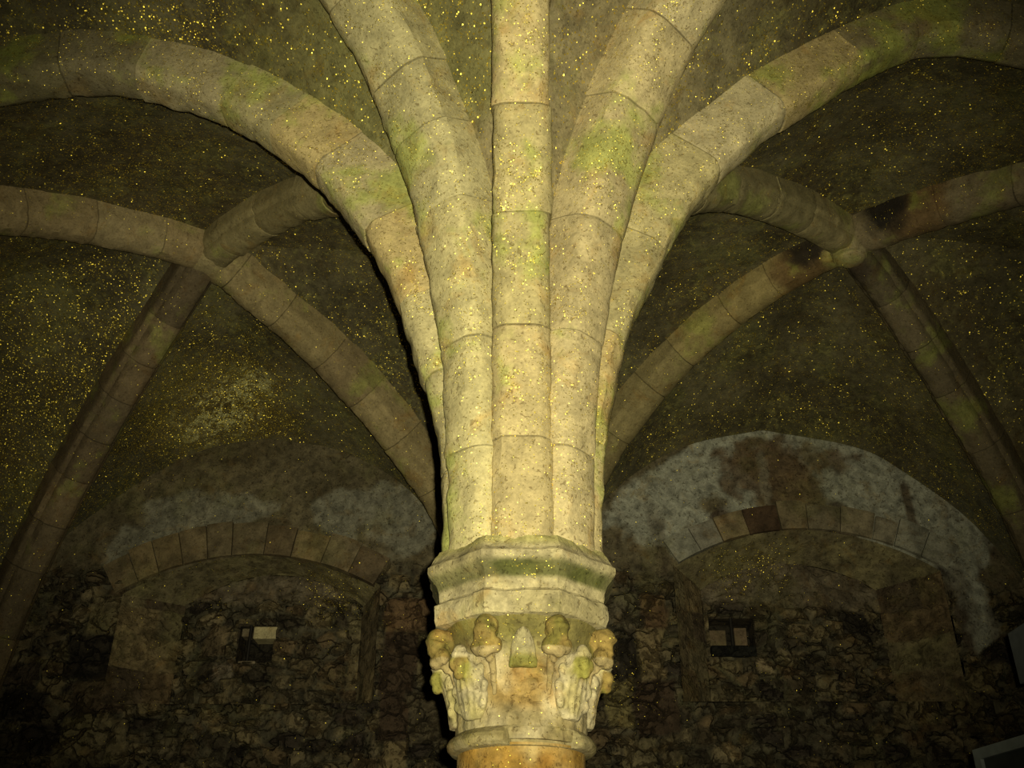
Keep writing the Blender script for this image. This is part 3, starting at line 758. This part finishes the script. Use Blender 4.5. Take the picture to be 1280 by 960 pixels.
for k in 'LR':
    d = NI[k]; w0, w1, wz0, wz1 = d['win']; top = lambda x: arch_back(k, x)
    strip_grid(lin(d['ix0'], w0, GX), lambda x: d['sill'], top, back_pt(k), 48)
    strip_grid(lin(w1, d['ix1'], GX), lambda x: d['sill'], top, back_pt(k), 48)
    xs = lin(w0, w1, GX)
    strip_grid(xs, lambda x: d['sill'], lambda x: wz0, back_pt(k), 20)
    strip_grid(xs, lambda x: wz1, top, back_pt(k), 20)
    # soffit, jambs, sill between the front arris and the back of the niche
    def lerp_surf(pf, pb, n, m, cf):
        vs, cs = [], []
        for i in range(n + 1):
            for j in range(m + 1):
                p = pf(i / n).lerp(pb(i / n), j / m)
                q = fbm(p.x, p.y, p.z, 5, 3) * .012 * (1 if 0 < j < m else 0)
                vs.append(p + Vector((q, q, q))); cs.append(cf(p))
        kk = len(wall.v); wall.v += vs; wall.c += cs; w = m + 1
        wall.f += [(kk+i*w+j, kk+(i+1)*w+j, kk+(i+1)*w+j+1, kk+i*w+j+1) for i in range(n) for j in range(m)]
    def jc(p): 
        zz = p.z + .02 * nz(p.x, p.y, p.z, 3); row = math.floor(zz / .27 + .35 * nz(0, 0, math.floor(zz / .27), .9)); hf = (p.y - YB) > ND * (.35 if row % 2 else .62)
        r = noise.cell_vector(Vector((row * 1.7 + .3, 4.1 if hf else 9.3, d['x0'] * 2 + (3.3 if p.x > (d['x0'] + d['x1']) / 2 else .1))))
        c = (TAN, TAN2, (.11, .085, .048), (.075, .055, .034), TAN, (.12, .085, .045))[int(abs(r.x) * 977) % 6]
        g = 1 + .35 * fbm(p.x, p.y, p.z, 7, 4)
        return (*tuple(q * g for q in c), .45)
    def sc(p): return (*lerp((.12, .10, .055), (.165, .14, .07), sst(-.4, .4, fbm(p.x, p.y, p.z, 6, 3))), .1)
    yf, yb = YB + .0, YB + ND + .005
    lerp_surf(lambda t: Vector((d['x0'] + (d['x1']-d['x0'])*t, yf, arch_front(k, d['x0'] + (d['x1']-d['x0'])*t))),
              lambda t: Vector((d['ix0'] + (d['ix1']-d['ix0'])*t, yb, arch_back(k, d['ix0'] + (d['ix1']-d['ix0'])*t))), 80, 18, sc)
    lerp_surf(lambda t: Vector((d['x0'], yf, d['sill'] + (d['s0']-d['sill'])*t)), lambda t: Vector((d['ix0'], yb, d['sill'] + (d['is0']-d['sill'])*t)), 90, 18, jc)
    lerp_surf(lambda t: Vector((d['x1'], yf, d['sill'] + (d['s1']-d['sill'])*t)), lambda t: Vector((d['ix1'], yb, d['sill'] + (d['is0']-d['sill'])*t)), 90, 18, jc)
    lerp_surf(lambda t: Vector((d['x0'] + (d['x1']-d['x0'])*t, yf, d['sill'])), lambda t: Vector((d['ix0'] + (d['ix1']-d['ix0'])*t, yb, d['sill'])), 40, 10, lambda p: (.07, .056, .033))
tag(wall.build('wall_back', M_WALL, sharp=55), 'rough rubble rear wall with patches of old limewash and two arched niches', kind='structure')

# arch rings of cut stones round the heads of the niches
def niche_arch(k, label, seed, th, tones):
    d = NI[k]; rnd = random.Random(seed); mb = MB()
    x0, x1 = d['x0'], d['x1']
    h = d['ap'] - (d['s0'] + d['s1']) / 2; hw = (x1 - x0) / 2; R = (hw*hw + h*h) / (2*h)
    cx = (x0 + x1) / 2; cz = d['ap'] - R; a0 = math.asin(hw / R)
    tilt = math.atan2(d['s1'] - d['s0'], x1 - x0)
    e = a0 * 1.0; a = -e
    while a < e - .02:
        b = min(e, a + rnd.uniform(.17, .27) / R)
        if e - b < .06 / R: b = e
        tone = rnd.choice(tones); g = rnd.uniform(.8, 1.15); tone = tuple(c*g for c in tone)
        if k == 'R': tone = lerp(tone, WHITE, .75 * sst(.42, .75, abs((a + b) / 2 + .04) / a0))
        T = th * rnd.uniform(.85, 1.12); out = rnd.uniform(.0, .014); gap = .004 / R
        n, m = 8, 10
        def fn(s, t, yy=0):
            q = a + gap + (b - a - 2*gap) * s + tilt * -1; r = R + .001 + T * t
            p = Vector((cx + r * math.sin(q), 0, cz + r * math.cos(q)))
            ed = min(s, 1 - s, t + .3, 1 - t)
            bulge = .008 * sst(0, .12, ed) + fbm(p.x, seed, p.z, 8, 3) * .008
            p.y = YB - .018 - out - bulge if yy == 0 else YB + .10
            return p
        f0 = len(mb.v); mb.grid(fn, n, m, lambda p: lerp(tone, tuple(c*.6 for c in tone), sst(-.1, .6, fbm(p.x, 2, p.z, 7, 3))))
        f1 = len(mb.v); mb.grid(lambda s, t: fn(s, t, 1), n, m, tone)
        w = m + 1; rim = [i*w for i in range(n+1)] + [n*w+j for j in range(1, w)] + [i*w+m for i in range(n-1, -1, -1)] + [j for j in range(m-1, 0, -1)]
        for p_, q_ in zip(rim, rim[1:] + rim[:1]): mb.f.append((f0+p_, f0+q_, f1+q_, f1+p_))
        a = b
    o = mb.build('niche_arch', M_NICHE, sharp=40)
    tag(o, label, 'stone arch')
NT = [(.15, .115, .063), (.135, .10, .055), (.165, .13, .075), (.12, .088, .05), (.17, .128, .065)]
niche_arch('L', 'shallow arch of brown cut stones over the left window niche', 4, .27, NT)
niche_arch('R', 'shallow arch of stained cut stones over the right window niche', 9, .24, [(.17, .128, .07), (.15, .105, .056), (.18, .15, .095), (.075, .046, .026), (.19, .15, .085)])

# small deep windows in the backs of the niches
def window(nm, k, label, bar_x, extra):
    w0, w1, z0, z1 = NI[k]['win']; y0 = YB + ND - .005; y1 = y0 + .26
    e = empty(nm, ((w0+w1)/2, y0, z0)); tag(e, label, 'window', kind='structure')
    mb = MB(); t = .05
    dk = (.045, .035, .022)
    mb.box((w0 - t, y0 + .03, z0 - t), (w0, y1, z1 + t), dk); mb.box((w1, y0 + .03, z0 - t), (w1 + t, y1, z1 + t), dk)
    mb.box((w0, y0 + .03, z0 - t), (w1, y1, z0), dk); mb.box((w0, y0 + .03, z1), (w1, y1, z1 + t), dk)
    mb.box((w0, y1 - .02, z0), (w1, y1 + .03, z1), (.022, .018, .012))
    mb.build('reveal', M_WALL, e, smooth=False)
    b = MB(); b.tube([(bar_x, y0 + .03, z0 + (.09 * KD if k == 'R' else .0)), (bar_x, y0 + .03, z1)], .013, n=10); b.build('iron_bar', M_IRON, e)
    for nm2, mt, (a, c), colr in extra:
        q = MB(); n = 14
        # rough-edged stone
        q.box(a, c, colr); o = q.build(nm2, mt, e, smooth=False)
        bv = o.modifiers.new('worn', 'BEVEL'); bv.width = .008; bv.segments = 2
    return e
yb = YB + ND
def kx(x): return x * KD
def kz(z): return HC + (z - HC) * KD
def kb(a, c): return ((kx(a[0]), a[1], kz(a[2])), (kx(c[0]), c[1], kz(c[2])))
window('window_1', 'L', 'small dark barred window in the left niche under a pale block', kx(-2.235),
       [('pale_block', M_NICHE, kb((-2.215, yb + .03, 3.868), (-2.02, yb + .2, 3.969)), (.42, .36, .20)), ('stone_lining', M_NICHE, kb((-2.324, yb + .08, 3.90), (-2.26, yb + .2, 3.969)), (.16, .13, .08)),
        ('stone_sill', M_NICHE, kb((-2.30, yb - .005, 3.655), (-2.16, yb + .1, 3.678)), (.22, .18, .12))])
window('window_2', 'R', 'small dark barred window with a black ledge in the right niche', kx(1.735),
       [('stone_lining', M_NICHE, kb((1.56, yb + .10, 3.83), (1.70, yb + .22, 3.96)), (.13, .095, .055)), ('stone_lining', M_NICHE, kb((1.77, yb + .10, 3.82), (1.875, yb + .22, 3.98)), (.14, .10, .06)),
        ('ledge', M_WALL, kb((1.548, yb - .02, 3.712), (1.912, yb + .1, 3.80)), (.010, .010, .008))])

# ------------------------------------------------------------------ the rest of the room shell
def slab(nm, a, b, colr, label):
    mb = MB(); mb.box(a, b, colr); tag(mb.build(nm, M_SHELL, smooth=False), label, kind='structure')
slab('floor', (-4.8, -5.2, -.1), (4.95, 4.9, 0), (.12, .10, .06), 'stone floor of the vaulted cellar')
slab('wall_left', (-4.75, -5.2, 0), (-4.42, 4.9, 6.3), (.10, .08, .05), 'stone side wall on the left')
slab('wall_right', (4.62, -5.2, 0), (4.95, 4.9, 6.3), (.10, .08, .05), 'stone side wall on the right')
slab('wall_front', (-4.42, -5.2, 0), (4.62, -4.95, 6.3), (.10, .08, .05), 'stone wall behind the viewer')

# ------------------------------------------------------------------ display boards at the right edge
p0 = Vector((1.90, .855, 2.347)); dv = Vector((.20, -.98, 0)).normalized(); nv = Vector((-.98, -.20, 0)).normalized()
def PM(p): return p0 + dv * p.x + Vector((0, 0, p.z)) + nv * p.y
e = empty('information_board', (p0 + dv * .45).to_tuple()[:2] + (0,)); tag(e, 'pale framed information board with dark picture at the lower right corner', 'information board')
W_, Hh = .90, .62
mb = MB(); fw = .042
for a, b in (((0, -.02, -fw), (W_, .02, 0)), ((0, -.02, -Hh), (W_, .02, -Hh + fw)), ((0, -.02, -Hh + fw), (fw, .02, -fw)), ((W_ - fw, -.02, -Hh + fw), (W_, .02, -fw))):
    mb.box(a, b, M=PM)
o = mb.build('frame', M_FRAME, e, smooth=False)
mb = MB(); mb.box((fw, -.015, -Hh + fw), (W_ - fw, .004, -fw), M=PM); pr = mb.build('picture', M_PRINT, e, smooth=False)
mb = MB(); mb.box((.052, .004, -.30), (.19, .0065, -.058), M=PM); mb.box((.21, .004, -.16), (.8, .0065, -.11), M=PM); mb.build('printed_area', M_MIDP, pr, smooth=False)
mb = MB(); mb.box((.155, .0065, -.22), (.33, .009, -.10), M=PM); mb.build('teal_patch', M_TEAL, pr, smooth=False)  # flat bright teal patch over the picture
for s in (.14, W_ - .14):
    q = p0 + dv * s; mb = MB()
    mb.tube([(q.x - nv.x*.045, q.y - nv.y*.045, 0), (q.x - nv.x*.045, q.y - nv.y*.045, p0.z - .08)], .022, n=14); mb.build('post', M_POST, e)
    mb = MB(); mb.tube([(q.x, q.y, 0), (q.x, q.y, .02)], .15, n=28); mb.build('foot', M_POST, e)
e = empty('notice_board', (2.39, .8, 0)); tag(e, 'plain grey notice board cut off by the right edge above the framed board', 'notice board')
mb = MB(); mb.box((2.36, .62, 2.718), (2.384, 1.28, 2.96)); o = mb.build('board', M_GREY, e, smooth=False)
bv = o.modifiers.new('edge', 'BEVEL'); bv.width = .004; bv.segments = 2
mb = MB(); mb.tube([(2.41, .8, 0), (2.41, .8, 2.9)], .02, n=14); mb.build('post', M_POST, e)
mb = MB(); mb.tube([(2.41, .8, 0), (2.41, .8, .02)], .16, n=28); mb.build('foot', M_POST, e)

# ------------------------------------------------------------------ light: the camera's flash, a hand's breadth right of the lens
sd = bpy.data.lights.new('camera_flash', 'SPOT'); sd.energy = 1300; sd.color = (1.0, .93, .61)
sd.spot_size = math.radians(74); sd.spot_blend = 1.0; sd.shadow_soft_size = .012
so = bpy.data.objects.new('camera_flash', sd); C.objects.link(so)
so.location = (.055, -3.52, 1.645); so.rotation_euler = (math.radians(90 + 30.5), 0, math.radians(1.5))

wd = bpy.data.worlds.new('World'); bpy.context.scene.world = wd; wd.use_nodes = True
wd.node_tree.nodes['Background'].inputs[0].default_value = (0, 0, 0, 1)

# ------------------------------------------------------------------ camera
cd = bpy.data.cameras.new('camera'); cam = bpy.data.objects.new('camera', cd); C.objects.link(cam)
cd.sensor_width = 36; cd.lens = F / 1280 * 36; cd.shift_x = -12 / 1280; cd.clip_start = .02
cam.location = (0, Y0, HC); cam.rotation_euler = (math.radians(120), 0, 0)
sc = bpy.context.scene; sc.camera = cam
vs = sc.view_settings; vs.view_transform = 'Standard'; vs.look = 'None'; vs.gamma = 1; vs.use_curve_mapping = False; vs.exposure = 0.0
